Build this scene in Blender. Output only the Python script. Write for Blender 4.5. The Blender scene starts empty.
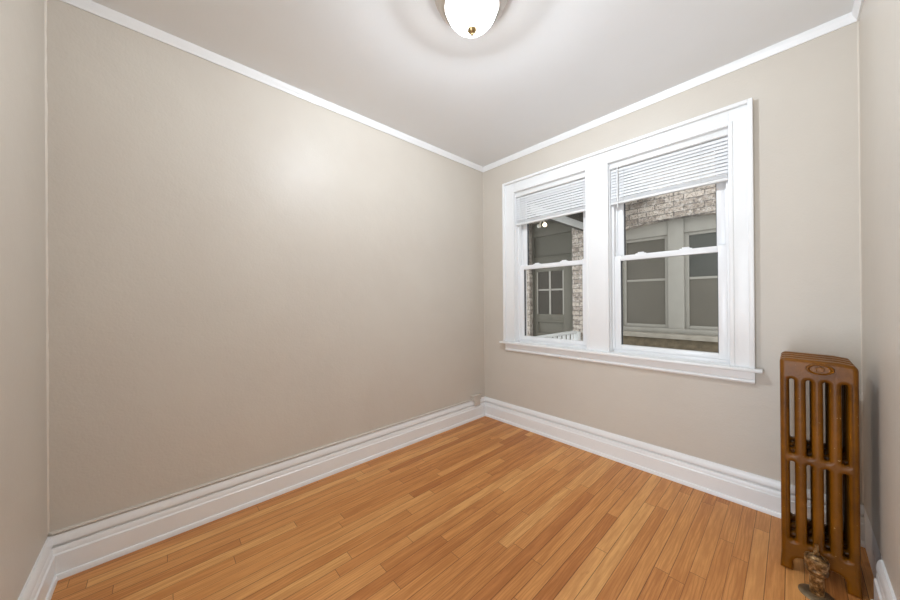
import bpy, bmesh, math, random
from mathutils import Matrix, Vector
random.seed(7)
PI = math.pi
scn = bpy.context.scene
COL = scn.collection

# ------------------------------------------------------------------ camera
H, W, L = 2.60, 2.432, 2.88          # ceiling height, room width (x), room length (-y)
def set_camera():
    a, pt, ro = math.radians(47.3323), 0.002, 0.008
    F = Vector((-math.sin(a), math.cos(a), 0)); R = Vector((math.cos(a), math.sin(a), 0)); U = Vector((0, 0, 1))
    F2 = F*math.cos(pt) + U*math.sin(pt); U2 = U*math.cos(pt) - F*math.sin(pt)
    R3 = R*math.cos(ro) - U2*math.sin(ro); U3 = R*math.sin(ro) + U2*math.cos(ro)
    cd = bpy.data.cameras.new('camera'); c = bpy.data.objects.new('camera', cd); COL.objects.link(c)
    cd.sensor_width = 36; cd.lens = 314.855/900*36; cd.clip_start = 0.02; cd.clip_end = 100
    m = Matrix.Identity(4)
    for i, v in enumerate((R3, U3, -F2)):
        for k in range(3): m[k][i] = v[k]
    m.translation = Vector((2.2006, -2.5167, 1.2033))
    c.matrix_world = m
    scn.camera = c
set_camera()

# ------------------------------------------------------------------ world, exposure
SKY_STRENGTH = 2.15
LAMP_WATTS = 80.0
BOWL_GLOW = 18.0
FILL_WATTS = 33.0
wd = bpy.data.worlds.new('sky'); scn.world = wd; wd.use_nodes = True
bg = wd.node_tree.nodes['Background']; bg.inputs[0].default_value = (0.97, 0.98, 1.0, 1); bg.inputs[1].default_value = SKY_STRENGTH
vs = scn.view_settings
vs.view_transform = 'Standard'; vs.look = 'None'; vs.exposure = 0.14; vs.gamma = 1.0; vs.use_curve_mapping = False
LAMP = (1.220, -1.463)                  # ceiling light, middle of the room
FILL_GAP = (1.53, 2.13, 2.06)              # opening added behind the camera to admit the fill light: x from, x to, height
def fill_light():  # added area fill from behind the camera, no real fixture there
    d = bpy.data.lights.new('fill_light', 'AREA'); d.shape = 'RECTANGLE'; d.size = .50; d.size_y = 1.6; d.energy = FILL_WATTS; d.color = (.875, .98, 1.10)
    o = bpy.data.objects.new('fill_light', d); COL.objects.link(o); o.location = ((FILL_GAP[0]+FILL_GAP[1])/2, -L-.48, .90); o.rotation_euler = (math.radians(115), 0, 0)
fill_light()

# ------------------------------------------------------------------ helpers
def lin(r, g, b):
    f = lambda c: (c/255)/12.92 if c/255 <= .04045 else ((c/255+.055)/1.055)**2.4
    return (f(r), f(g), f(b), 1)

class G:
    """small node-graph helper"""
    def __init__(s, name):
        s.m = bpy.data.materials.new(name); s.m.use_nodes = True
        s.t = s.m.node_tree; s.n = s.t.nodes; s.b = s.n['Principled BSDF']; s.out = s.n['Material Output']
    def new(s, t, **kw):
        n = s.n.new(t)
        for k, v in kw.items(): setattr(n, k, v)
        return n
    def put(s, sock, v):
        if hasattr(v, 'links') or isinstance(v, bpy.types.NodeSocket): s.t.links.new(v, sock)
        else: sock.default_value = v
    def math(s, op, a, b=0.0, c=0.0):
        n = s.new('ShaderNodeMath', operation=op); s.put(n.inputs[0], a); s.put(n.inputs[1], b); s.put(n.inputs[2], c); return n.outputs[0]
    def mix(s, f, a, b):
        n = s.new('ShaderNodeMix', data_type='RGBA'); s.put(n.inputs[0], f); s.put(n.inputs[6], a); s.put(n.inputs[7], b); return n.outputs[2]
    def ramp(s, f, stops):
        n = s.new('ShaderNodeValToRGB'); s.put(n.inputs[0], f); cr = n.color_ramp
        while len(cr.elements) < len(stops): cr.elements.new(.5)
        for e, (p, c) in zip(cr.elements, stops): e.position = p; e.color = c
        return n.outputs[0]
    def noise(s, vec, scale, detail=3, rough=.5, dist=0):
        n = s.new('ShaderNodeTexNoise'); s.put(n.inputs['Vector'], vec)
        n.inputs['Scale'].default_value = scale; n.inputs['Detail'].default_value = detail
        n.inputs['Roughness'].default_value = rough; n.inputs['Distortion'].default_value = dist
        return n.outputs[0]
    def obj(s): return s.new('ShaderNodeTexCoord').outputs['Object']
    def sep(s, v):
        n = s.new('ShaderNodeSeparateXYZ'); s.put(n.inputs[0], v); return n.outputs
    def comb(s, x, y, z):
        n = s.new('ShaderNodeCombineXYZ')
        for i, v in enumerate((x, y, z)): s.put(n.inputs[i], v)
        return n.outputs[0]
    def bump(s, h, strength, dist=.01):
        n = s.new('ShaderNodeBump'); n.inputs['Strength'].default_value = strength; n.inputs['Distance'].default_value = dist
        s.put(n.inputs['Height'], h); s.put(s.b.inputs['Normal'], n.outputs[0])

def simple(name, col, rough=.5, metal=0.0, var=.04, scale=8, bump=0.0, bscale=60, spec=.5):
    g = G(name); o = g.obj(); n = g.noise(o, scale, 4)
    lo = tuple(c*(1-var) for c in col[:3])+(1,); hi = tuple(min(1, c*(1+var)) for c in col[:3])+(1,)
    g.put(g.b.inputs['Base Color'], g.ramp(n, [(.3, lo), (.7, hi)]))
    g.b.inputs['Roughness'].default_value = rough; g.b.inputs['Metallic'].default_value = metal
    g.b.inputs['Specular IOR Level'].default_value = spec
    if bump: g.bump(g.noise(o, bscale, 3), bump, .004)
    return g.m

def mat_wall(name, plaster=False):
    g = G(name); o = g.obj()
    big = g.noise(o, 1.6, 3, .55); fine = g.noise(o, 90, 3); mid = g.noise(o, 9, 4, .6)
    c = g.ramp(big, [(.3, lin(205, 196, 184)), (.7, lin(210, 202, 190))])
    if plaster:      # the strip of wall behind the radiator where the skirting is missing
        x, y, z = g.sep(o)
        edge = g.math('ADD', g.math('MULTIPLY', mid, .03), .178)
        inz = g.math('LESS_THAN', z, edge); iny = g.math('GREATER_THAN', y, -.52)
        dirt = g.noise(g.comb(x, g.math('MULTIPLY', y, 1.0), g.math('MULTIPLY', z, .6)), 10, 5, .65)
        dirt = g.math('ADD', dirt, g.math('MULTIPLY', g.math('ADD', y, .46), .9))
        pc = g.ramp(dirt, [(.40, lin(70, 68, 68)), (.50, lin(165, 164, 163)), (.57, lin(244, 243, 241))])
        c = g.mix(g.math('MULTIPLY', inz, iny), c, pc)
    g.put(g.b.inputs['Base Color'], c)
    g.b.inputs['Roughness'].default_value = .42; g.b.inputs['Specular IOR Level'].default_value = .32
    h = g.math('ADD', g.math('MULTIPLY', fine, .10), g.math('ADD', g.math('MULTIPLY', mid, .35), g.math('MULTIPLY', big, 1.0)))
    g.bump(h, .5, .013)
    return g.m

def mat_floor():
    g = G('oak_strip_floor'); o = g.obj(); x, y, z = g.sep(o)
    u = g.math('DIVIDE', x, .0572); idx = g.math('FLOOR', u); fx = g.math('FRACT', u)
    def wn(vec, dims='2D'):
        n = g.new('ShaderNodeTexWhiteNoise', noise_dimensions=dims); g.put(n.inputs['Vector'], vec); return n.outputs[0]
    r1 = wn(g.comb(idx, 3.1, 0)); r2 = wn(g.comb(idx, 17.7, 0))
    ln = g.math('ADD', g.math('MULTIPLY', r2, .8), .65)
    v = g.math('DIVIDE', g.math('ADD', y, g.math('MULTIPLY', r1, 7.0)), ln)
    seg = g.math('FLOOR', v); fv = g.math('FRACT', v)
    t1 = wn(g.comb(idx, seg, 0)); t2 = wn(g.comb(g.math('ADD', idx, 91.3), seg, 0))
    # grain, shifted for each board
    sh = g.math('MULTIPLY', t2, 40.0)
    vec = g.comb(g.math('ADD', x, sh), g.math('MULTIPLY', y, .07), sh)
    streak = g.noise(vec, 55, 5, .6)
    fine = g.noise(g.comb(g.math('ADD', x, sh), g.math('MULTIPLY', y, .025), sh), 320, 3, .6)
    w = g.new('ShaderNodeTexWave', wave_type='BANDS', bands_direction='X', wave_profile='SIN')
    g.put(w.inputs['Vector'], g.comb(g.math('ADD', x, sh), g.math('MULTIPLY', y, .16), sh))
    w.inputs['Scale'].default_value = 26; w.inputs['Distortion'].default_value = 7.5; w.inputs['Detail'].default_value = 2; w.inputs['Detail Scale'].default_value = .9
    cath = w.outputs['Fac']
    base = g.ramp(t1, [(0, lin(194, 124, 66)), (.12, lin(208, 141, 79)), (.5, lin(217, 152, 88)), (.85, lin(224, 161, 96)), (1, lin(231, 175, 109))])
    dark = g.ramp(t1, [(0, lin(166, 100, 48)), (.5, lin(186, 119, 60)), (1, lin(200, 138, 78))])
    k = g.math('MULTIPLY', g.ramp(streak, [(.40, (1, 1, 1, 1)), (.60, (0, 0, 0, 1))]), .7)
    c = g.mix(k, base, dark)
    cm = g.math('MULTIPLY', g.math('MULTIPLY', g.ramp(cath, [(.55, (0, 0, 0, 1)), (.92, (1, 1, 1, 1))]), g.math('GREATER_THAN', t2, .3)), .55)
    c = g.mix(cm, c, dark)
    c = g.mix(g.math('MULTIPLY', g.ramp(fine, [(.52, (0, 0, 0, 1)), (.68, (1, 1, 1, 1))]), .5), c, dark)
    # worn reddish patches and rare dark marks
    spots = g.noise(g.comb(x, g.math('MULTIPLY', y, .35), 0), 9, 4, .6)
    c = g.mix(g.ramp(spots, [(.66, (0, 0, 0, 1)), (.78, (.55, .55, .55, 1))]), c, lin(150, 78, 34))
    ex = g.math('MINIMUM', fx, g.math('SUBTRACT', 1.0, fx))
    gapw = g.math('ADD', .012, g.math('MULTIPLY', r2, .022))
    ey = g.math('MULTIPLY', g.math('MINIMUM', fv, g.math('SUBTRACT', 1.0, fv)), ln)
    gap = g.math('MAXIMUM', g.math('LESS_THAN', ex, gapw), g.math('LESS_THAN', ey, .0011))
    c = g.mix(g.math('MULTIPLY', gap, .72), c, lin(70, 36, 14))
    g.put(g.b.inputs['Base Color'], c)
    g.put(g.b.inputs['Roughness'], g.math('ADD', .34, g.math('MULTIPLY', streak, .15)))
    g.b.inputs['Specular IOR Level'].default_value = .35
    g.bump(g.math('SUBTRACT', g.math('MULTIPLY', streak, .15), gap), .25, .002)
    return g.m

def mat_brick():
    g = G('common_brick'); o = g.obj(); x, y, z = g.sep(o)
    wob = g.noise(o, 14, 3)
    vec = g.comb(g.math('ADD', g.math('ADD', x, y), g.math('MULTIPLY', wob, .02)), g.math('ADD', z, g.math('MULTIPLY', wob, .012)), 0)
    b = g.new('ShaderNodeTexBrick'); g.put(b.inputs['Vector'], vec)
    b.offset = .5; b.inputs['Scale'].default_value = 1; b.inputs['Brick Width'].default_value = .215; b.inputs['Row Height'].default_value = .074
    b.inputs['Mortar Size'].default_value = .006; b.inputs['Mortar Smooth'].default_value = .3; b.inputs['Bias'].default_value = 0
    b.inputs['Color1'].default_value = lin(200, 188, 174); b.inputs['Color2'].default_value = lin(150, 138, 126); b.inputs['Mortar'].default_value = lin(104, 98, 92)
    n = g.noise(o, 38, 5, .75)
    c = g.mix(g.ramp(n, [(.48, (0, 0, 0, 1)), (.60, (.85, .85, .85, 1))]), b.outputs[0], lin(84, 78, 74))
    n2 = g.noise(o, 16, 5, .8)
    c = g.mix(g.ramp(n2, [(.48, (0, 0, 0, 1)), (.66, (.7, .7, .7, 1))]), c, lin(222, 216, 208))
    g.put(g.b.inputs['Base Color'], c); g.b.inputs['Roughness'].default_value = .9
    g.bump(g.math('ADD', g.math('MULTIPLY', b.outputs[1], -1.0), n), .8, .012)
    return g.m

def mat_glass(name, gloss=.08, tint=(.97, .98, .98, 1)):
    g = G(name); g.n.remove(g.b)
    tr = g.new('ShaderNodeBsdfTransparent'); tr.inputs[0].default_value = tint
    gl = g.new('ShaderNodeBsdfGlossy'); gl.inputs['Roughness'].default_value = .02
    fr = g.new('ShaderNodeFresnel'); fr.inputs[0].default_value = 1.45
    mx = g.new('ShaderNodeMixShader'); g.put(mx.inputs[0], g.math('MULTIPLY', fr.outputs[0], gloss/.04*.6)); g.put(mx.inputs[1], tr.outputs[0]); g.put(mx.inputs[2], gl.outputs[0])
    g.put(g.out.inputs[0], mx.outputs[0])
    return g.m

def mat_bowl():
    g = G('frosted_bowl_glass'); g.n.remove(g.b)
    em = g.new('ShaderNodeEmission'); em.inputs[0].default_value = (.91, .985, 1.06, 1); em.inputs[1].default_value = BOWL_GLOW
    tr = g.new('ShaderNodeBsdfTransparent')
    mx = g.new('ShaderNodeMixShader'); mx.inputs[0].default_value = .45
    g.put(mx.inputs[1], tr.outputs[0]); g.put(mx.inputs[2], em.outputs[0]); g.put(g.out.inputs[0], mx.outputs[0])
    return g.m

def mat_emit(name, col, s):
    g = G(name); g.b.inputs['Base Color'].default_value = col
    g.b.inputs['Emission Color'].default_value = col; g.b.inputs['Emission Strength'].default_value = s
    return g.m

def mat_radiator():
    g = G('bronze_radiator_paint'); o = g.obj()
    n = g.noise(o, 9, 5, .6); c = g.ramp(n, [(.3, lin(90, 51, 2)), (.7, lin(128, 77, 6))])
    ch = g.noise(o, 70, 4, .6)
    c = g.mix(g.ramp(ch, [(.70, (0, 0, 0, 1)), (.74, (1, 1, 1, 1))]), c, lin(196, 168, 120))
    g.put(g.b.inputs['Base Color'], c); g.b.inputs['Roughness'].default_value = .36; g.b.inputs['Metallic'].default_value = 0; g.b.inputs['Specular IOR Level'].default_value = .32
    g.bump(g.noise(o, 140, 3), .22, .003)
    return g.m

def mat_worn_metal():
    g = G('worn_valve_paint'); o = g.obj(); n = g.noise(o, 45, 5, .65)
    c = g.ramp(n, [(.38, lin(52, 36, 18)), (.52, lin(128, 92, 48)), (.64, lin(178, 152, 112))])
    g.put(g.b.inputs['Base Color'], c); g.b.inputs['Roughness'].default_value = .4; g.b.inputs['Metallic'].default_value = .45
    g.bump(n, .4, .003); return g.m

def mat_blind():
    g = G('white_blind_slat'); g.b.inputs['Base Color'].default_value = lin(247, 247, 247); g.b.inputs['Roughness'].default_value = .45
    tl = g.new('ShaderNodeBsdfTranslucent'); tl.inputs[0].default_value = (.85, .86, .88, 1)
    mx = g.new('ShaderNodeMixShader'); mx.inputs[0].default_value = .06
    g.put(mx.inputs[1], g.b.outputs[0]); g.put(mx.inputs[2], tl.outputs[0]); g.put(g.out.inputs[0], mx.outputs[0])
    return g.m

M = dict(
    wall=mat_wall('beige_wall_paint'), wall_r=mat_wall('beige_wall_paint_bare_plaster', True),
    caulk=simple('pale_caulk', lin(218, 209, 196), .5, bump=.5, bscale=25),
    wallbead=simple('beige_bead', lin(210, 201, 189), .5),
    ceil=simple('ceiling_paint', lin(240, 241, 241), .6, var=.015, scale=2, bump=.08),
    white=simple('white_trim_paint', lin(241, 241, 240), .32, var=.015, scale=5, bump=.06, bscale=30),
    vinyl=simple('white_vinyl', lin(238, 238, 238), .3, var=.01), floor=mat_floor(), brick=mat_brick(),
    glass=mat_glass('window_glass', .045), darkgap=simple('dark_weather_seal', lin(60, 62, 68), .6),
    blind=mat_blind(), blindrail=simple('white_blind_rail', lin(236, 236, 234), .35, var=.01), cord=simple('blind_cord', lin(228, 228, 226), .7),
    nickel=simple('brushed_nickel', lin(196, 188, 180), .3, 1.0, var=.03), brass=simple('aged_brass_finial', lin(176, 152, 110), .3, 1.0),
    bowl=mat_bowl(), rad=mat_radiator(), valve=mat_worn_metal(), plate=simple('worn_steel', lin(150, 132, 104), .35, .8, var=.25, scale=40),
    grey=simple('grey_green_exterior_paint', lin(150, 147, 138), .6, var=.05), greydoor=simple('grey_green_door_paint', lin(94, 91, 79), .55, var=.06),
    greydark=simple('dark_grey_green_paint', lin(80, 78, 67), .6, var=.06),
    screen=simple('dull_insect_screen', lin(92, 88, 78), .45, var=.08, scale=3), paneblue=simple('dark_reflecting_pane', lin(80, 82, 78), .2, var=.1, scale=2),
    darkpane=simple('dark_door_pane', lin(62, 58, 50), .35, var=.08, scale=4, spec=.2),
    shadebrown=simple('painted_shade_brown', lin(96, 86, 68), .9, var=.3, scale=18, bump=.5), stone=simple('limestone', lin(150, 144, 132), .85, var=.12, scale=14, bump=.4), extwhite=simple('white_exterior_paint', lin(214, 216, 214), .5, var=.03),
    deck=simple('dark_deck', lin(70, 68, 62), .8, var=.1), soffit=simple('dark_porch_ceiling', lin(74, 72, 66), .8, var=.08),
    ground=simple('concrete_gangway', lin(120, 118, 112), .9, var=.1, scale=4), bulb=mat_emit('warm_flood_bulb', (1, .82, .6, 1), 3.0),
    dull=simple('white_socket', lin(205, 203, 196), .5),
)

def link(name, me, mat, parent=None, loc=None):
    me.materials.clear(); me.materials.append(mat)
    o = bpy.data.objects.new(name, me); COL.objects.link(o)
    if parent: o.parent = parent
    if loc: o.location = loc
    return o
def smooth(me, ang=40):
    bm = bmesh.new(); bm.from_mesh(me)
    for f in bm.faces: f.smooth = True
    for e in bm.edges:
        e.smooth = not (len(e.link_faces) == 2 and e.calc_face_angle(0) > math.radians(ang))
    bm.to_mesh(me); bm.free()
def finish(bm, name, mat, parent=None, loc=None, sm=None):
    bmesh.ops.recalc_face_normals(bm, faces=bm.faces)
    me = bpy.data.meshes.new(name); bm.to_mesh(me); bm.free()
    if sm: smooth(me, sm)
    return link(name, me, mat, parent, loc)
def box(bm, x0, x1, y0, y1, z0, z1, bev=0):
    r = bmesh.ops.create_cube(bm, size=1, matrix=Matrix.LocRotScale(((x0+x1)/2, (y0+y1)/2, (z0+z1)/2), None, (x1-x0, y1-y0, z1-z0)))
    if bev:
        es = list({e for v in r['verts'] for e in v.link_edges})
        bmesh.ops.bevel(bm, geom=es, offset=bev, segments=2, profile=.5, affect='EDGES')
    return bm
def boxo(name, b, mat, parent=None, bev=0.0, loc=None):
    return finish(box(bmesh.new(), *b, bev=bev), name, mat, parent, loc, 35 if bev else None)
def boxes(name, bl, mat, parent=None, bev=0.0, loc=None):
    bm = bmesh.new()
    for b in bl: box(bm, *b, bev=bev)
    return finish(bm, name, mat, parent, loc, 35 if bev else None)
def cyl(bm, p0, p1, r0, r1=None, n=24, cap=True):
    r1 = r0 if r1 is None else r1; p0 = Vector(p0); p1 = Vector(p1); d = (p1-p0)
    q = d.to_track_quat('Z', 'Y'); m = Matrix.Translation((p0+p1)/2) @ q.to_matrix().to_4x4()
    bmesh.ops.create_cone(bm, cap_ends=cap, segments=n, radius1=r0, radius2=r1, depth=d.length, matrix=m); return bm
def lathe(name, prof, mat, parent=None, loc=None, n=56, sm=35):
    bm = bmesh.new(); rings = []
    for (r, z) in prof:
        if r < 1e-6: rings.append([bm.verts.new((0, 0, z))])
        else: rings.append([bm.verts.new((r*math.cos(2*PI*k/n), r*math.sin(2*PI*k/n), z)) for k in range(n)])
    for a, b in zip(rings, rings[1:]):
        for k in range(n):
            k2 = (k+1) % n
            if len(a) == 1 and len(b) == 1: continue
            if len(a) == 1: bm.faces.new((a[0], b[k], b[k2]))
            elif len(b) == 1: bm.faces.new((a[k], a[k2], b[0]))
            else: bm.faces.new((a[k], a[k2], b[k2], b[k]))
    return finish(bm, name, mat, parent, loc, sm)
def moulding(name, prof, A, B, nrm, mat, m0=1, m1=1, parent=None, sm=30):
    """extrude an (out, height) profile from A to B along a wall; nrm points into the room; mitred ends"""
    A = Vector(A); B = Vector(B); t = (B-A).normalized(); nv = Vector(nrm); bm = bmesh.new(); ends = []
    for P, s, m in ((A, 1, m0), (B, -1, m1)):
        ends.append([bm.verts.new(P + nv*o + Vector((0, 0, z)) + t*s*m*o) for (o, z) in prof])
    a, b = ends; n = len(prof)
    for i in range(n):
        j = (i+1) % n; bm.faces.new((a[i], a[j], b[j], b[i]))
    bm.faces.new(a); bm.faces.new(list(reversed(b)))
    return finish(bm, name, mat, parent, None, sm)
def tag(o, label=None, cat=None, group=None, kind=None):
    if label: o['label'] = label
    if cat: o['category'] = cat
    if group: o['group'] = group
    if kind: o['kind'] = kind
    return o
def struct(o, label, cat): return tag(o, label, cat, None, 'structure')
def empty(name, loc, label=None, cat=None, group=None, kind=None):
    o = bpy.data.objects.new(name, None); COL.objects.link(o); o.location = loc; o.empty_display_size = .1
    return tag(o, label, cat, group, kind)
def rel(o, p): return tuple(a-b for a, b in zip(p, o.location))

# ------------------------------------------------------------------ room shell
T = .16
OPEN = [(.402, 1.096), (1.263, 1.953)]; OZ0, OZ1 = .795, 2.234
struct(boxo('floor', (0, W, -L, 0, -.1, 0), M['floor']), 'golden oak strip floor running towards the window wall', 'floor')
struct(boxo('ceiling', (-.1, W+.1, -L-.1, T, H, H+.1), M['ceil']), 'pale grey painted ceiling around the round light', 'ceiling')
struct(boxo('wall_left', (-.1, 0, -L-.1, T, -.1, H), M['wall']), 'long bare beige wall left of the window wall', 'wall')
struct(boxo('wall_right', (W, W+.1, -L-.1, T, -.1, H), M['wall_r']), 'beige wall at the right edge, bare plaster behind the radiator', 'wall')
struct(boxes('wall_front', [(0, FILL_GAP[0], -L-.1, -L, -.1, H), (FILL_GAP[1], W, -L-.1, -L, -.1, H), (FILL_GAP[0], FILL_GAP[1], -L-.1, -L, FILL_GAP[2], H)], M['wall']), 'beige wall strip at the left edge of the view', 'wall')
struct(boxes('wall_back', [(0, OPEN[0][0], 0, T, -.1, H), (OPEN[0][1], OPEN[1][0], 0, T, -.1, H), (OPEN[1][1], W, 0, T, -.1, H),
       (OPEN[0][0], OPEN[0][1], 0, T, -.1, OZ0), (OPEN[1][0], OPEN[1][1], 0, T, -.1, OZ0),
       (OPEN[0][0], OPEN[0][1], 0, T, OZ1, H), (OPEN[1][0], OPEN[1][1], 0, T, OZ1, H)], M['wall']), 'beige wall holding the pair of windows', 'wall')

struct(boxes('wall_fill_box', [(FILL_GAP[0]-.6, FILL_GAP[0]-.5, -L-1.3, -L-.1, -.1, H), (W+.1, W+.2, -L-1.3, -L-.1, -.1, H), (FILL_GAP[0]-.6, W+.2, -L-1.4, -L-1.3, -.1, H), (FILL_GAP[0]-.6, W+.2, -L-1.4, -L-.1, -.2, -.1), (FILL_GAP[0]-.6, W+.2, -L-1.4, -L-.1, H, H+.1)], M['wall']), 'unseen enclosure added around the fill light behind the view', 'light enclosure')  # unseen box added to keep the sky out around the fill light
BASE = [(0, .190), (.007, .190), (.012, .180), (.016, .166), (.017, .152), (.012, .148), (.003, .147), (.003, .138), (.012, .137), (.016, .130), (.0165, .112), (.022, .106),
        (.022, .024), (.028, .022), (.031, .014), (.032, .003), (.032, 0), (0, 0)]
struct(moulding('baseboard_left', BASE, (0, 0, 0), (0, -L, 0), (1, 0, 0), M['white']), 'tall white moulded baseboard along the long left wall', 'baseboard')
struct(moulding('baseboard_back', BASE, (0, 0, 0), (W, 0, 0), (0, -1, 0), M['white'], 1, 0), 'tall white moulded baseboard under the windows', 'baseboard')
struct(moulding('baseboard_front', BASE, (0, -L, 0), (FILL_GAP[0]-.1, -L, 0), (0, 1, 0), M['white'], 1, 0), 'white baseboard on the wall strip at the left edge', 'baseboard')
struct(moulding('baseboard_right', BASE, (W, -.475, 0), (W, -L+.035, 0), (-1, 0, 0), M['white'], 0, 0), 'white baseboard end in front of the radiator on the right wall', 'baseboard')
CROWN = [(0, -.046), (.006, -.046), (.008, -.040), (.013, -.030), (.019, -.020), (.022, -.010), (.022, 0), (0, 0)]
struct(moulding('trim_1', CROWN, (0, 0, H), (0, -L, H), (1, 0, 0), M['white']), 'thin white crown moulding above the long left wall', 'crown moulding')
struct(moulding('trim_2', CROWN, (0, 0, H), (W, 0, H), (0, -1, 0), M['white']), 'thin white crown moulding above the windows', 'crown moulding')
struct(moulding('trim_3', CROWN, (W, 0, H), (W, -L, H), (-1, 0, 0), M['white']), 'short run of white crown moulding above the right wall', 'crown moulding')
struct(moulding('trim_4', CROWN, (0, -L, H), (W, -L, H), (0, 1, 0), M['white']), 'white crown moulding on the wall strip at the left edge', 'crown moulding')
# wall-coloured bead lying over the skirting of the left wall
BEAD = [(0, .1955), (.012, .1955), (.015, .199), (.012, .204), (0, .206)]
struct(moulding('trim_5', BEAD, (0, -.222, 0), (0, -L, 0), (1, 0, 0), M['wallbead'], 0, 1), 'beige painted bead just above the left baseboard', 'trim')
def caulk(name, x, y, z0, z1, sx, sy, label, r=.006):
    bm = bmesh.new(); n = 60; prev = None
    for i in range(n+1):
        z = z0+(z1-z0)*i/n; rr = r*random.uniform(.55, 1.0)
        ring = [bm.verts.new((x, y, z)), bm.verts.new((x+sx*rr, y, z)), bm.verts.new((x+sx*rr*.55, y+sy*rr*.55, z)), bm.verts.new((x, y+sy*rr, z))]
        if prev:
            for a in range(4): b = (a+1) % 4; bm.faces.new((prev[a], prev[b], ring[b], ring[a]))
        prev = ring
    return struct(finish(bm, name, M['caulk'], None, None, 60), label, 'caulk line')
caulk('trim_6', 0, -L, .2, H-.05, 1, 1, 'thin pale caulk line down the left corner', .007)
caulk('trim_7', W, 0, .2, H-.05, -1, -1, 'thin pale caulk line down the right corner', .006)
caulk('trim_8', 0, 0, .2, H-.05, 1, -1, 'thin paint bead down the far corner', .003)

# ------------------------------------------------------------------ window casing, stool and apron
CX0, CX1, CZ0, CZ1 = .283, 2.056, .803, 2.342
def casing():
    bm = bmesh.new()
    th = -.021; d = 0.0
    box(bm, CX0, OPEN[0][0], th, d, CZ0, CZ1, .0015)
    box(bm, OPEN[0][1], OPEN[1][0], th, d, CZ0, OZ1, .0015)
    box(bm, OPEN[1][1], CX1, th, d, CZ0, CZ1, .0015)
    box(bm, OPEN[0][0], OPEN[1][1], th, d, OZ1, CZ1, .0015)
    # raised back band round the outside
    bb = -.042
    box(bm, CX0-.002, CX0+.020, bb, d, CZ0, CZ1+.002, .003); box(bm, CX1-.020, CX1+.002, bb, d, CZ0, CZ1+.002, .003)
    box(bm, CX0+.020, CX1-.020, bb, d, CZ1-.020, CZ1+.002, .003)
    # stepped inner bead beside each opening
    for (a, b) in OPEN:
        box(bm, a-.018, a+.002, -.026, -.0005, CZ0, OZ1+.018, .002); box(bm, b-.002, b+.018, -.026, -.0005, CZ0, OZ1+.018, .002)
        box(bm, a+.002, b-.002, -.026, -.0005, OZ1-.002, OZ1+.018, .002)
    return finish(bm, 'trim_9', M['white'], None, None, 35)
struct(casing(), 'wide white wooden casing around both windows', 'window casing')
bm = bmesh.new(); box(bm, .243, 2.090, -.062, 0, .783, .803, .006)
for (a, b) in OPEN: box(bm, a, b, 0, .05, .783, .803)
struct(finish(bm, 'trim_10', M['white'], None, None, 35), 'white window stool shelf below both windows', 'window sill')
AP = [(0, .783), (.020, .783), (.020, .737), (.016, .733), (.022, .729), (.024, .721), (.018, .712), (.006, .709), (0, .709)]
struct(moulding('trim_11', AP, (.290, 0, 0), (2.056, 0, 0), (0, -1, 0), M['white'], 0, 0), 'moulded white apron board under the window stool', 'window apron')

# ------------------------------------------------------------------ double-hung windows
def window(k, a, b, label):
    w = empty('window_%d' % k, ((a+b)/2, 0, OZ0), label, 'window', None, 'structure')
    P = lambda *bx: (bx[0]-w.location.x, bx[1]-w.location.x, bx[2], bx[3], bx[4]-OZ0, bx[5]-OZ0)
    j = .030
    # liner: recess jambs and the vinyl frame that holds the sashes
    boxes('frame', [P(a, a+.006, 0, .16, OZ0, OZ1), P(b-.006, b, 0, .16, OZ0, OZ1), P(a+.006, b-.006, 0, .16, OZ1-.006, OZ1),
        P(a+.006, a+.020, .038, .16, OZ0+.03, OZ1-.006), P(b-.020, b-.006, .038, .16, OZ0+.03, OZ1-.006), P(a+.020, a+j, .082, .088, OZ0+.03, OZ1-.006), P(b-j, b-.020, .082, .088, OZ0+.03, OZ1-.006),
        P(a+.006, b-.006, .05, .16, OZ0, OZ0+.030), P(a+.020, b-.020, .038, .16, OZ1-.03, OZ1-.006)], M['vinyl'], w, .0012)
    x0, x1 = a+.0205, b-.0205
    def sash(name, y0, y1, z0, z1, sl, bot, top):
        s = boxes(name, [P(x0, x0+sl, y0, y1, z0, z1), P(x1-sl, x1, y0, y1, z0, z1), P(x0+sl, x1-sl, y0, y1, z0, z0+bot), P(x0+sl, x1-sl, y0, y1, z1-top, z1)], M['vinyl'], w, .002)
        boxes('weather_seal', [P(x0+sl, x0+sl+.0035, y0+.008, y1-.004, z0+bot, z1-top), P(x1-sl-.0035, x1-sl, y0+.008, y1-.004, z0+bot, z1-top)], M['darkgap'], s)
        boxo('glass', P(x0+sl+.0035, x1-sl-.0035, (y0+y1)/2-.002, (y0+y1)/2+.002, z0+bot, z1-top), M['glass'], s)
        return s
    lo = sash('lower_sash', .045, .080, OZ0+.031, 1.532, .042, .034, .038)
    up = sash('upper_sash', .090, .125, 1.500, OZ1-.031, .052, .036, .045)
    for f in (.27, .68):
        px = x0+(x1-x0)*f
        bm = bmesh.new(); box(bm, -.033, .033, -.012, .012, 0, .007, .002); box(bm, -.020, .020, -.009, .009, .007, .015, .003)
        finish(bm, 'sash_lock', M['vinyl'], lo, (px-w.location.x, .063, 1.532-OZ0), 35)
    for s in (-1, 1):
        px = (x0+.03) if s < 0 else (x1-.03)
        bm = bmesh.new(); box(bm, -.018, .018, -.008, .008, 0, .006, .002)
        finish(bm, 'tilt_latch', M['vinyl'], lo, (px-w.location.x, .06, 1.532-OZ0), 35)
    return w
window(1, *OPEN[0], 'left double-hung window looking onto the grey door outside')
window(2, *OPEN[1], 'right double-hung window looking onto the paired windows outside')

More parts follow.
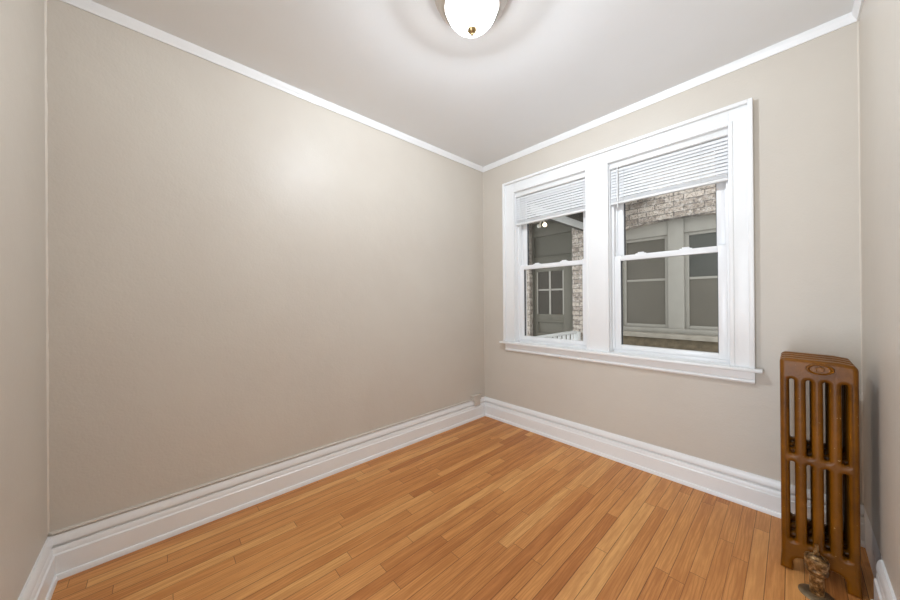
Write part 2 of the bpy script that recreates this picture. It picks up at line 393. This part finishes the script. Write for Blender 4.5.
# ------------------------------------------------------------------ mini blinds, partly raised
def blind(a, b, label):
    cx = (a+b)/2; hw = (b-a)/2-.007
    r = empty('window_blind', (cx, .018, OZ1-.002), label, 'blind', 'mini blinds in the window recesses')
    zr = r.location.z
    boxo('headrail', (-hw, hw, -.014, .018, -.040, 0), M['blindrail'], r, .002)
    ztop = 2.186-zr; n = 10; pitch = .0218; sw = .0125
    bm = bmesh.new(); ang = math.radians(63)
    vs0 = []
    for k in range(7):
        t = -1+2*k/6; u = t*sw; c = .0012*(1-t*t)
        y = u*math.cos(ang) - c*math.sin(ang); z = u*math.sin(ang) + c*math.cos(ang)
        vs0.append((y, z))
    loop = vs0 + [(y+.0007, z) for (y, z) in reversed(vs0)]
    top = [[bm.verts.new((s*(hw-.002), y, z)) for (y, z) in loop] for s in (-1, 1)]
    nl = len(loop)
    for i in range(nl): j = (i+1) % nl; bm.faces.new((top[0][i], top[0][j], top[1][j], top[1][i]))
    bm.faces.new(top[0]); bm.faces.new(top[1][::-1])
    first = finish(bm, 'slat', M['blind'], r, (0, .002, ztop-.012), 60)
    for i in range(1, n):
        c = first.copy(); COL.objects.link(c); c.parent = r; c.location = (0, .002, ztop-.012-i*pitch); c.rotation_euler = (random.uniform(-.02, .02), 0, 0)
    zb = 1.919-zr
    # slats gathered on the bottom rail, lying flat
    bm = bmesh.new(); box(bm, -(hw-.002), hw-.002, -.0125, .0125, 0, .0011)
    f2 = finish(bm, 'slat', M['blind'], r, (0, .002, zb+.0175))
    for i in range(1, 12):
        c = f2.copy(); COL.objects.link(c); c.parent = r; c.location = (random.uniform(-.001, .001), .002+random.uniform(-.001, .001), zb+.0175+i*.0021)
    boxo('bottom_rail', (-hw+.001, hw-.001, -.012, .016, zb, zb+.0165), M['blindrail'], r, .003)
    for s in (-.72, .62):
        bm = bmesh.new()
        for yy in (-.0135, .0165): cyl(bm, (s*hw, yy, zb+.01), (s*hw, yy, -.040), .0011, n=6)
        finish(bm, 'ladder_cord', M['cord'], r)
    bm = bmesh.new(); cyl(bm, (-hw+.055, -.020, -.03), (-hw+.055, -.020, -.345), .0035, n=8)
    finish(bm, 'tilt_wand', M['blindrail'], r, None, 60)
    for s in (-1, 1): boxo('end_bracket', (s*(hw+.003)-.003, s*(hw+.003)+.003, -.016, .02, -.042, 0), M['blindrail'], r)
    return r
blind(*OPEN[0], 'white mini blind raised in the left window')
blind(*OPEN[1], 'white mini blind raised in the right window')

# ------------------------------------------------------------------ ceiling light
cl = empty('ceiling_light', (LAMP[0], LAMP[1], H), 'round flush ceiling light with white glass bowl and nickel rim', 'ceiling light')
lathe('rim', [(0, 0), (.168, 0), (.172, -.005), (.169, -.012), (.159, -.018), (.157, -.024), (.160, -.030), (.155, -.042), (.143, -.053), (.130, -.060), (.122, -.060), (.119, -.056), (.118, -.030), (.0, -.030)], M['nickel'], cl)
BR, BD = .119, .114
lathe('glass_bowl', [(BR*math.cos(t), -.046-BD*math.sin(t)) for t in [PI/2*i/20 for i in range(20)]]+[(0, -.046-BD)], M['bowl'], cl, None, 64, 180)
lathe('finial', [(0, -.046-BD+.004), (.021, -.045-BD), (.022, -.049-BD), (.019, -.055-BD), (.013, -.060-BD), (.009, -.063-BD), (.006, -.065-BD), (.007, -.070-BD), (.005, -.075-BD), (0, -.077-BD)], M['brass'], cl, None, 24)
ld = bpy.data.lights.new('bulb_light', 'POINT'); ld.energy = LAMP_WATTS; ld.color = (.885, .98, 1.085); ld.shadow_soft_size = .02
lo = bpy.data.objects.new('bulb_light', ld); COL.objects.link(lo); lo.parent = cl; lo.location = (0, 0, -.074)

# ------------------------------------------------------------------ cast-iron radiator
RX, RW, RH = 2.162, .219, .938
PITCH, NSEC, RY = .074, 4, -.452
def section_mesh(end):
    cu = bpy.data.curves.new('section', 'CURVE'); cu.dimensions = '2D'; cu.fill_mode = 'BOTH'
    BV = .0150; cu.bevel_depth = BV; cu.bevel_resolution = 4; cu.extrude = .0085; cu.offset = -BV
    def poly(pts):
        s = cu.splines.new('POLY'); s.points.add(len(pts)-1); s.use_cyclic_u = True
        for p, (x, z) in zip(s.points, pts): p.co = (x, z, 0, 1)
    w = RW
    def arc(cx, cz, r, a0, a1, n=6): return [(cx+r*math.cos(math.radians(a0+(a1-a0)*i/n)), cz+r*math.sin(math.radians(a0+(a1-a0)*i/n))) for i in range(n+1)]
    pts = []
    if end:
        pts += [(-.004, 0), (.034, 0), (.036, .030)] + arc(.066, .036, .030, 180, 90) + arc(w-.066, .036, .030, 90, 0) + [(w-.036, .030), (w-.034, 0), (w+.004, 0), (w, .07)]
    else:
        pts += arc(.03, .095, .03, 180, 270) + arc(w-.03, .095, .03, 270, 360)
    pts += arc(w-.030, RH-.034, .030, 0, 50, 4) + [(w-.05, RH-.004), (.03, RH)] + arc(.018, RH-.018, .018, 95, 180, 5)
    if end: pts += [(0, .07)]
    poly(pts)
    for i, cx in enumerate((.036, .0855, .1335, .183)):
        hwid = .0078; dz = 0
        for (z0, z1) in ((.518+dz, .846+dz), (.136+dz, .482+dz)):
            poly(arc(cx, z1-hwid, hwid, 180, 0, 8) + arc(cx, z0+hwid, hwid, 0, -180, 8))
    ob = bpy.data.objects.new('tmp', cu); COL.objects.link(ob)
    dg = bpy.context.evaluated_depsgraph_get(); dg.update()
    me = bpy.data.meshes.new_from_object(ob.evaluated_get(dg))
    bpy.data.objects.remove(ob); bpy.data.curves.remove(cu)
    me.transform(Matrix(((1, 0, 0, 0), (0, 0, -1, 0), (0, 1, 0, 0), (0, 0, 0, 1))))
    bm = bmesh.new(); bm.from_mesh(me)
    # hubs that join neighbouring sections, top and bottom
    for z in (RH-.040, .092):
        cyl(bm, (w/2, -.0225, z), (w/2, PITCH-.0235, z), .023, n=24)
    bm.to_mesh(me); bm.free(); smooth(me, 35)
    return me
rad = empty('radiator', (RX, RY, 0), 'tall narrow bronze-painted cast-iron radiator against the right wall', 'radiator')
m_end, m_mid = section_mesh(True), section_mesh(False)
for i in range(NSEC):
    me = m_end if i in (0, NSEC-1) else m_mid
    link('section', me, M['rad'], rad, (0, i*PITCH, 0))
# raised oval boss and plug on the front section
bm = bmesh.new(); n = 40; rings = []
for (k, y) in ((1.0, -.018), (1.0, -.030), (.94, -.036), (.84, -.037), (.76, -.033), (.70, -.031), (0, -.031)):
    rings.append([bm.verts.new((.040*k*math.cos(2*PI*i/n), y, -.0+.023*k*math.sin(2*PI*i/n))) for i in range(n)] if k else [bm.verts.new((0, y, 0))])
for a, b in zip(rings, rings[1:]):
    for i in range(n):
        j = (i+1) % n
        if len(b) == 1: bm.faces.new((a[i], a[j], b[0]))
        else: bm.faces.new((a[i], a[j], b[j], b[i]))
boss = finish(bm, 'boss', M['rad'], rad, (.117, 0, RH-.037), 30)
bm = bmesh.new(); cyl(bm, (0, -.030, 0), (0, -.043, 0), .0135, n=6); cyl(bm, (0, -.043, 0), (0, -.046, 0), .0125, .010, n=6)
finish(bm, 'plug', M['rad'], boss, (0, 0, 0))
# supply valve at the foot, with its pipe and floor plate
VX, VY = 2.262-RX, -.568-RY
va = empty('valve', (VX, VY, 0)); va.parent = rad
lathe('valve_body', [(0, .084), (.022, .084), (.025, .090), (.031, .096), (.033, .106), (.030, .112), (.0305, .122), (.0335, .128), (.0345, .146), (.033, .152), (.028, .155), (.024, .153), (.020, .158), (.014, .164), (.0, .165)], M['valve'], va, None, 32, 30)
lathe('pipe', [(0, 0), (.0205, 0), (.0205, .084), (0, .084)], M['valve'], va, None, 28, 40)
bm = bmesh.new(); cyl(bm, (0, .018, .110), (RW/2-VX, -.03-VY, .095), .020, n=24); cyl(bm, (.006, .036, .108), ((RW/2-VX)*.8, .066, .104), .028, n=8)
finish(bm, 'union', M['valve'], va, None, 35)
bm = bmesh.new(); cyl(bm, (0, 0, .164), (0, 0, .178), .0095, n=8); cyl(bm, (0, 0, .178), (0, 0, .206), .0055, n=12)
finish(bm, 'stem', M['valve'], va, None, 35)
lathe('floor_plate', [(.0216, .010), (.030, .009), (.046, .005), (.052, .0015), (.052, 0), (.0216, 0)], M['plate'], va, None, 36, 40)

# ------------------------------------------------------------------ painted-over cable box in the far corner
pb = empty('cable_box', (.0005, -.152, .1905), 'small beige painted-over box on the baseboard in the far corner', 'cable box')
bm = bmesh.new(); box(bm, 0, .034, -.058, .058, 0, .044, .004); finish(bm, 'body', M['wallbead'], pb, None, 35)
bm = bmesh.new(); box(bm, 0, .040, -.064, .064, .044, .053, .003); finish(bm, 'lid', M['wallbead'], pb, None, 35)
bm = bmesh.new(); box(bm, .0175, .033, -.035, .045, -.052, 0, .004); finish(bm, 'neck', M['wallbead'], pb, None, 35)

# ------------------------------------------------------------------ outdoors: neighbouring building across the gangway
GZ = -.9
struct(boxo('ground', (-5, 7, T, 7, GZ-.1, GZ), M['ground']), 'concrete gangway between the buildings', 'ground')
DY = 2.50
nb = empty('neighbouring_building', (1.16, DY, GZ), 'brick building across the gangway with arched paired windows and recessed door', 'building')
NP = lambda *b: (b[0]-1.16, b[1]-1.16, b[2]-DY, b[3]-DY, b[4]-GZ, b[5]-GZ)
def facade():
    bm = bmesh.new(); ZT = 6.0; th = .30
    dx0, dx1, dzt = -1.075, -.255, 2.62         # door recess
    wx0, wx1 = .28, 2.06                          # arched window opening
    box(bm, *NP(-4, dx0, DY, DY+th, GZ, ZT)); box(bm, *NP(dx1, wx0, DY, DY+th, GZ, ZT)); box(bm, *NP(wx1, 5.5, DY, DY+th, GZ, ZT))
    box(bm, *NP(dx0, dx1, DY, DY+th, dzt, ZT)); box(bm, *NP(dx0, dx1, DY, DY+th, GZ, .1)); box(bm, *NP(wx0, wx1, DY, DY+th, GZ, .62))
    n = 24; R = 4.0; cx = (wx0+wx1)/2; zt = 2.278
    f = lambda x: zt-(R-math.sqrt(R*R-(x-cx)**2))
    for i in range(n):
        xa = wx0+(wx1-wx0)*i/n; xb = wx0+(wx1-wx0)*(i+1)/n
        c = [(xa, f(xa)), (xb, f(xb)), (xb, ZT), (xa, ZT)]
        lo_ = [bm.verts.new((x-1.16, 0, z-GZ)) for x, z in c]; hi_ = [bm.verts.new((x-1.16, th, z-GZ)) for x, z in c]
        bm.faces.new(lo_); bm.faces.new(hi_[::-1]); bm.faces.new((lo_[0], lo_[1], hi_[1], hi_[0])); bm.faces.new((lo_[2], lo_[3], hi_[3], hi_[2]))
    return finish(bm, 'brick_wall', M['brick'], nb)
facade()
IY = DY+.12
boxo('stone_sill', NP(.22, 2.12, DY-.05, DY+.2, .672, .735), M['stone'], nb, .006)
boxo('shade_band', NP(.22, 2.12, DY-.015, DY+.2, .45, .670), M['shadebrown'], nb, .006)  # dark colour paints in the shade on the brick below the sill
# window surround and the two sash windows
boxes('window_surround', [NP(.28, .47, IY, IY+.1, .735, 2.29), NP(1.055, 1.235, IY-.02, IY+.1, .735, 2.29), NP(1.815, 2.06, IY, IY+.1, .735, 2.29),
      NP(.47, 1.055, IY, IY+.1, 2.085, 2.29), NP(1.235, 1.815, IY, IY+.1, 2.085, 2.29), NP(.28, 2.06, IY-.03, IY+.1, .735, .80)], M['grey'], nb, .006)
for (a, b, top_m) in ((.47, 1.055, 'screen'), (1.235, 1.815, 'paneblue')):
    f = boxes('window', [NP(a, a+.045, IY+.03, IY+.09, .80, 2.085), NP(b-.045, b, IY+.03, IY+.09, .80, 2.085), NP(a+.045, b-.045, IY+.03, IY+.09, .80, .845), NP(a+.045, b-.045, IY+.03, IY+.09, 2.045, 2.085),
        NP(a+.045, b-.045, IY+.04, IY+.09, 1.46, 1.492)], M['grey'], nb, .004)
    boxo('pane', NP(a+.045, b-.045, IY+.06, IY+.07, 1.492, 2.045), M[top_m], f)
    boxo('pane', NP(a+.045, b-.045, IY+.05, IY+.06, .845, 1.46), M['screen'], f)
# recessed door with four panes
DD = DY+.12
boxes('door_frame', [NP(-1.075, -1.04, DD-.02, DD+.1, .1, 2.62), NP(-.325, -.255, DD-.02, DD+.1, .1, 2.62), NP(-1.04, -.325, DD-.02, DD+.1, 2.36, 2.62), NP(-1.04, -.325, DD-.015, DD+.1, 1.85, 1.99)], M['greydark'], nb, .004)
boxo('transom', NP(-1.04, -.325, DD+.02, DD+.06, 1.99, 2.36), M['greydark'], nb)
dr = boxes('door', [NP(-1.04, -.995, DD, DD+.045, .1, 1.85), NP(-.47, -.325, DD, DD+.045, .1, 1.85), NP(-.995, -.47, DD, DD+.045, 1.715, 1.85), NP(-.995, -.47, DD, DD+.045, .83, .945),
     NP(-.995, -.47, DD+.022, DD+.04, .60, .80), NP(-.995, -.47, DD, DD+.045, .1, .60), NP(-.995, -.97, DD, DD+.045, .60, .80), NP(-.495, -.47, DD, DD+.045, .60, .80), NP(-.995, -.47, DD, DD+.045, .80, .83)], M['greydoor'], nb, .003)
boxes('muntin', [NP(-.75, -.715, DD+.004, DD+.035, .945, 1.715), NP(-.995, -.75, DD+.004, DD+.035, 1.37, 1.40), NP(-.715, -.47, DD+.004, DD+.035, 1.37, 1.40),
     NP(-.995, -.975, DD+.002, DD+.035, .945, 1.715), NP(-.49, -.47, DD+.002, DD+.035, .945, 1.715)], M['grey'], dr)
for (a, b) in ((-.975, -.75), (-.715, -.49)):
    for (z0, z1) in ((.945, 1.37), (1.40, 1.715)): boxo('pane', NP(a, b, DD+.018, DD+.024, z0, z1), M['darkpane'], dr)
boxo('letter_slot', NP(-.80, -.68, DD-.006, DD+.002, .855, .885), M['greydark'], dr)

# porch in front of the recessed door
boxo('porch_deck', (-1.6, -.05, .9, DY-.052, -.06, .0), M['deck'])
tag(bpy.data.objects['porch_deck'], 'dark porch floor before the grey door outside', 'porch floor')
po = empty('porch_roof', (-.8, 1.7, 2.62), 'dark porch roof with white edge beam before the grey door', 'porch roof')
PP = lambda *b: (b[0]+.8, b[1]+.8, b[2]-1.7, b[3]-1.7, b[4]-2.62, b[5]-2.62)
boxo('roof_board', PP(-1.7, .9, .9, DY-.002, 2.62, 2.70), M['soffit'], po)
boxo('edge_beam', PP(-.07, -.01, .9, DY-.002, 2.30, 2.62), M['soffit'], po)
boxo('beam_facing', PP(-.009, .005, .9, DY-.002, 2.30, 2.405), M['extwhite'], po, .003)
rl = empty('porch_railing', (-.14, 1.8, 0), 'white porch railing with square balusters before the grey door', 'railing')
RP = lambda *b: (b[0]+.14, b[1]+.14, b[2]-1.8, b[3]-1.8, b[4], b[5])
boxo('handrail', RP(-.175, -.105, 1.1, DY-.146, .672, .708), M['extwhite'], rl, .006)
boxo('bottom_rail', RP(-.16, -.12, 1.1, DY-.146, .09, .13), M['extwhite'], rl, .004)
boxo('post', RP(-.185, -.095, DY-.145, DY-.055, 0, .69), M['extwhite'], rl, .004)
y = 1.16
while y < DY-.16:
    boxo('baluster', RP(-.158, -.122, y, y+.036, .13, .672), M['extwhite'], rl, .002); y += .135
fl = empty('flood_light', (-.70, 2.35, 2.62), 'twin flood light with one glowing bulb under the porch ceiling', 'outdoor light')
boxo('mount', (-.05, .05, -.05, .05, -.03, -.001), M['dull'], fl, .004)
for (s, mt) in ((-1, 'dull'), (1, 'bulb')):
    bm = bmesh.new(); cyl(bm, (s*.02, 0, -.03), (s*.045, -.02, -.10), .016, n=12); finish(bm, 'socket', M['dull'], fl, None, 40)
    bm = bmesh.new(); bmesh.ops.create_uvsphere(bm, u_segments=20, v_segments=12, radius=.036, matrix=Matrix.Translation((s*.055, -.03, -.135))); finish(bm, 'lamp_bulb', M[mt], fl, None, 180)
